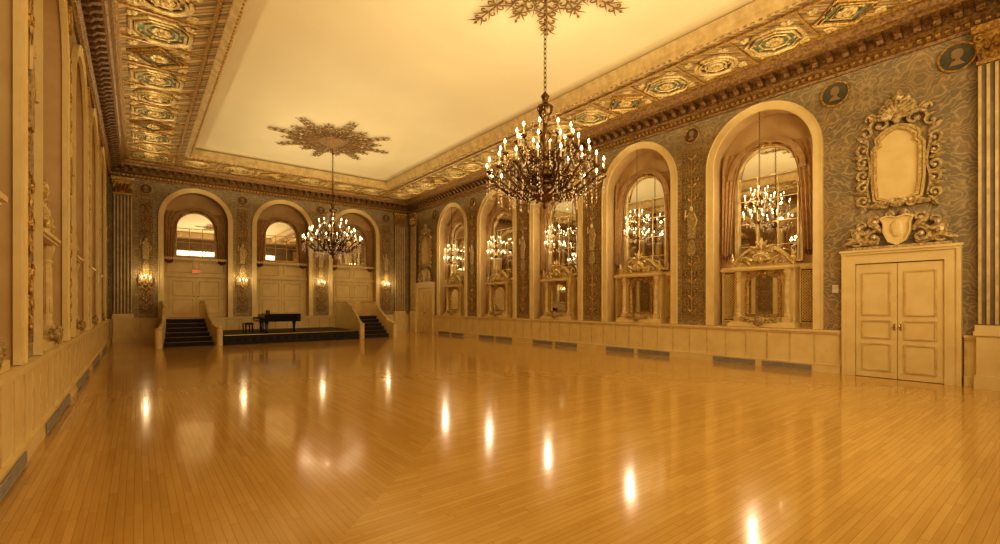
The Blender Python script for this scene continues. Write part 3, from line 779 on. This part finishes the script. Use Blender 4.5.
# ---------------------------------------------------------------- ceiling coffers
def coffer(kind):
    e = empty('ceiling_coffer')
    def poly(r, n, ph=0): return [(r*cos(2*pi*(i+ph)/n), r*sin(2*pi*(i+ph)/n)) for i in range(n)]
    n, ph, r = ((8,.5,.58),(20,0,.46),(4,0,.58))[kind]
    MB().prism(poly(r*.82,n,ph), -.02, 0,'z').build('field', TEAL if kind != 1 else BRONZEG, e)
    g = MB()
    for rr, tr, z in ((r,.05,-.03),(r*.82,.035,-.06),(r*.52,.03,-.04)): g.tube([(x,y,z) for x,y in poly(rr,n,ph)], tr, 6, True)
    g.build('coffer_frame', COFC if kind < 2 else GILT, e)
    q = MB()
    for i in range(8):
        a = 2*pi*i/8
        q.ball((.13*cos(a),.13*sin(a),-.05),(.07,.07,.04),6,4)
        q.ball((r*.67*cos(a+.39),r*.67*sin(a+.39),-.03),(.04,.04,.025),6,4)
    q.ball((0,0,-.08),(.08,.08,.06),8,5); q.build('rosette', COFC, e); return e
CF = [coffer(i) for i in range(3)]; CU_ = [False]*3
DESC = ['octagonal teal ceiling coffer','round bronze ceiling coffer','diamond shaped teal ceiling coffer']
def coff(k, x, y, tx):
    o = CF[k] if not CU_[k] else copy_tree(CF[k]); CU_[k] = True
    o.location = (x,y,H); tag(o, DESC[k]+', '+tx, 'ceiling coffer', 'ceiling coffers')
seq = [0,1,0,2]
for i, y in enumerate(YC):
    if y < 1.0: continue
    coff(seq[i%4], xl, y, '%s from the far end over the left wall' % ORD[i])
    coff(seq[i%4], xr, y, '%s from the far end over the right wall' % ORD[i])
n = 6
for i in range(n):
    x = xl+(xr-xl)*(i+1)/(n+1); coff(seq[(i+1)%4], x, YC[0], '%s from the left over the back wall' % ORD[i])

# ---------------------------------------------------------------- sconces
def sconce():
    e = empty('wall_sconce')
    MB().prism([(.07*cos(2*pi*i/12),.16*sin(2*pi*i/12)) for i in range(12)],0,.03).build('backplate', BRASS, e)
    for j,x in enumerate((-.14,0,.14)):
        y = .13+.04*(j==1); z = .04 if j != 1 else .09
        a = MB(); a.tube([(0,.03,-.04),(x*.4,y*.7,-.09),(x*.9,y,-.05),(x,y,z)],.012); a.lathe([(0,0),(.03,.012),(.01,.02)],x,y,z,8); a.build('arm', BRASS, e)
        c_ = MB().lathe([(.012,0),(.012,.1)],x,y,z+.015,8).build('candle', WAX, e)
        MB().lathe([(.008,0),(.018,.02),(.021,.038),(.012,.065),(.003,.085)],x,y,z+.115,8).build('bulb', BULB, c_, True)
    return e
SO = sconce()
SP = [(.27,'wall left of the left arch'),(3.91,'pier left of the middle arch'),(7.53,'pier right of the middle arch'),(11.15,'wall right of the right arch')]
for k,(s,tx) in enumerate(SP):
    o = SO if k == 0 else copy_tree(SO); put(o,'back',s,2.55,.045); tag(o,'lit brass candle sconce on the back '+tx,'wall sconce','back wall sconces')

# floor registers in baseboards
def register():
    e = empty('wall_vent'); MB().ring(-.56,.56,.02,.15,.015,.09,.1).build('frame', VENT, e)
    s = MB(); s.box(-.545,.545,.09,.093,.035,.135); s.build('recess', VENTD, e)
    g = MB()
    for i in range(36): g.box(-.53+i*.03,-.515+i*.03,.093,.096,.035,.135)
    g.build('grille', VENT, e); return e
RG = register(); k = 0
for wl in ('right','left'):
    for i, s in enumerate(ARCH):
        for sg in (-1,1):
            o = RG if k == 0 else copy_tree(RG); k += 1; put(o,wl,s+sg*.64)
            tag(o,'grey baseboard vent, %s half, under the %s' % ('nearer' if sg < 0 else 'farther', nm(wl,i)),'vent','baseboard vents')

# ---------------------------------------------------------------- stage, stairs, piano
st = empty('stage',(5.3,20.7,0))
x0, x1 = 2.62-5.3, 8.0-5.3; SD = YB-.15-20.7
MB().box(x0,x1,.03,SD,0,.35).build('platform', STEP, st)
MB().box(x0,x1,0,SD,.35,.39).build('stage_top', simple('stage_carpet',(.07,.04,.02),(.045,.028,.015),.8,sc=14), st)
m = MB()
for i in range(18):
    a = x0+.05+i*(x1-x0-.1)/18; m.ring(a+.02,a+(x1-x0-.1)/18-.02,.07,.30,.015,.01,.03)
m.build('front_panel', DARKMET, st); MB().box(x0,x1,-.01,.0,.365,.39).build('nosing', BRASS, st)
tag(st,'low dark stage platform between the two staircases against the back wall','stage')
def stairs(tx, xb0, xb1, xt0, xt1, lm):
    e = empty('staircase',((xb0+xb1)/2,21.0,0)); ox = (xb0+xb1)/2
    n = 6
    s = MB()
    for i in range(n):
        t2 = i/n; a = xb0+(xt0-xb0)*t2-ox; b = xb1+(xt1-xb1)*t2-ox
        s.box(a,b,i*.3,2.0,i*.1667 if i else 0,(i+1)*.1667)
    s.build('steps', STEP, e)
    nz_ = MB()
    for i in range(n):
        t2 = i/n; a = xb0+(xt0-xb0)*t2-ox; b = xb1+(xt1-xb1)*t2-ox
        nz_.box(a,b,i*.3-.015,i*.3+.02,(i+1)*.1667-.02,(i+1)*.1667+.004)
    nz_.build('stair_nosing', BRONZEG, e)
    MB().box(xt0-ox,xt1-ox,2.0,YB-.14-21.0,0,.998).build('landing', CREAM, e)
    for (xb, xt, sg) in ((xb0,xt0,-1),(xb1,xt1,1)):
        pts = []
        for k in range(15):
            t2 = k/14; y = -.25+t2*2.5; x = xt+(xb-xt)*(1-t2)**2.2+sg*(.07+.12*(1-t2)**4)-ox
            zt = .66+1.02*(t2*t2*(3-2*t2)); pts.append((x,y,zt))
        pts.append((xt+sg*.07-ox, YB-.14-21.0, 1.68))
        w = MB(); vs = []
        for x,y,z in pts: vs += [(x-.06,y,0),(x+.06,y,0),(x+.06,y,z),(x-.06,y,z)]
        fs = [(0,1,2,3),tuple(4*(len(pts)-1)+q for q in (3,2,1,0))]
        for i in range(len(pts)-1):
            for q in range(4): fs.append((i*4+q,i*4+(q+1)%4,(i+1)*4+(q+1)%4,(i+1)*4+q))
        w.add(vs,fs)
        x,y,z = pts[0]; w.lathe([(.11,0),(.11,z)],x,y,0,14)
        bl = w.build('side_wall', CREAM, e)
        MB().tube([(x,y,z+.01) for x,y,z in pts],.07,8).ball((x,y,z+.02),(.13,.13,.05),12,6).build('wall_cap', CREAM2, bl, True)
    tag(e, tx, 'staircase','stage staircases'); return e
stairs('dark carpeted stairs with cream curved side walls left of the stage', .78, 2.30, .9, 2.15, 1)
stairs('dark carpeted stairs with cream curved side walls right of the stage', 8.35, 9.6, 8.4, 9.6, 1)

pn = empty('grand_piano',(4.1,21.6,.39), 0)
ol = [(0,-.7),(0,.7),(.95,.7)]
for i in range(1,13):
    t2 = i/12; ol.append((.95+.68*t2, .7-.72*(3*t2*t2-2*t2**3)))
ol += [(1.68,-.2),(1.68,-.5),(1.6,-.66),(1.45,-.7)]
MB().prism([(x,y) for x,y in ol],.56,.92,'z').build('case', BLACK, pn)
MB().prism([(x*1.01+.15,y*1.02) if x<.2 else (x*1.01,y*1.02) for x,y in ol],.92,.95,'z').build('lid', BLACK, pn)
kb = MB(); kb.box(-.22,0,-.7,.7,.56,.66); kb.box(-.22,0,-.7,-.62,.66,.76); kb.box(-.22,0,.62,.7,.66,.76); kb.build('keybed', BLACK, pn)
ky = MB().box(-.2,-.03,-.61,.61,.66,.69).build('white_keys', IVORY, pn)
bk = MB()
for i in range(36):
    if i%7 in (2,6): continue
    y = -.6+i*.0343; bk.box(-.13,-.03,y,y+.014,.69,.705)
bk.build('black_keys', BLACK, pn)
MB().box(.28,.31,-.35,.35,.95,1.12).build('music_desk', BLACK, pn)
for x,y in ((.12,-.58),(.12,.58),(1.4,-.35)):
    MB().lathe([(.03,0),(.04,.04),(.05,.1),(.07,.46),(.09,.51),(.09,.56)],x,y,0,10).build('leg', BLACK, pn)
ly = MB(); ly.tube([(.1,-.1,.56),(.1,-.06,.15)],.02); ly.tube([(.1,.1,.56),(.1,.06,.15)],.02); ly.box(-.02,.16,-.14,.14,.08,.15); ly.build('pedal_lyre', BLACK, pn)
pn.scale = (.88,.95,.84)
tag(pn,'black grand piano with closed lid standing on the stage','piano')
bn = empty('piano_bench',(3.6,21.6,.39))
MB().box(-.16,.16,-.36,.36,.36,.43).build('seat', BLACK, bn)
for x in (-.12,.12):
    for y in (-.31,.31): MB().lathe([(.018,0),(.03,.36)],x,y,0,8).build('leg', BLACK, bn)
tag(bn,'black piano bench at the keyboard side of the grand piano','bench')

# ---------------------------------------------------------------- lights
WARM = (1,.79,.46)
def point(loc, p, r=.05, col=WARM):
    l = bpy.data.lights.new('lamp','POINT'); l.energy = p; l.shadow_soft_size = r; l.color = col
    o = bpy.data.objects.new('lamp', l); C.objects.link(o); o.location = loc; return o
for (cx0, cy0, kk) in ((5.9,6.18,1.0),(5.9,17.95,.5)):
    for k in range(9):
        a = 2*pi*2*k/18
        point((cx0+1.07*cos(a),cy0+1.07*sin(a),3.36+.79), 52*kk, .02)
    for k in range(5):
        a = 2*pi*2*k/10
        point((cx0+.52*cos(a),cy0+.52*sin(a),3.36+1.43), 14*kk, .02)
for s in ARCH:
    point((XR-.03-.42*SCS,s,SCZ+.88*SCS), 20, .02, (1,.84,.56))
    point((XR-.03-.46*SCS,s,SCZ+.38*SCS), 8, .02, (1,.84,.56))
for s,_ in SP: point((s,YB-.35,2.82), 6, .02)
def area(loc, rot, sx, sy, e, col):
    l = bpy.data.lights.new('fill','AREA'); l.shape='RECTANGLE'; l.size = sx; l.size_y = sy; l.energy = e; l.color = col
    o = bpy.data.objects.new('fill', l); C.objects.link(o); o.location = loc; o.rotation_euler = rot
area((6,YF+.1,4.5), (pi/2,0,0), 10, 4, 240, (1,.8,.48))
for cy0 in (7.0, 17.2): area((5.9,cy0,6.0), (pi,0,0), 6.5, 9.5, 62, (1,.85,.58))
for x in (XL+1.2, XR-1.2): area((x,12.5,6.3), (pi,0,0), .3, 22, 58, (1,.82,.5))
area((5.9,YB-1.3,6.3), (pi,0,0), 9, .3, 24, (1,.82,.5))
w = bpy.data.worlds.new('world'); S.world = w; w.use_nodes = True
w.node_tree.nodes['Background'].inputs[0].default_value = (.5,.35,.18,1); w.node_tree.nodes['Background'].inputs[1].default_value = .2

# camera
cam = bpy.data.cameras.new('camera'); cam.sensor_width = 36; cam.lens = 16.63; cam.shift_y = .032; cam.clip_start = .05
co = bpy.data.objects.new('camera', cam); C.objects.link(co); co.location = (0,0,1.6); co.rotation_euler = (pi/2,0,-math.radians(38.1))
S.camera = co
S.view_settings.view_transform = 'Standard'
for lk in ('Medium High Contrast', 'Standard - Medium High Contrast'):
    try: S.view_settings.look = lk; break
    except Exception: pass
S.view_settings.exposure = 1.05
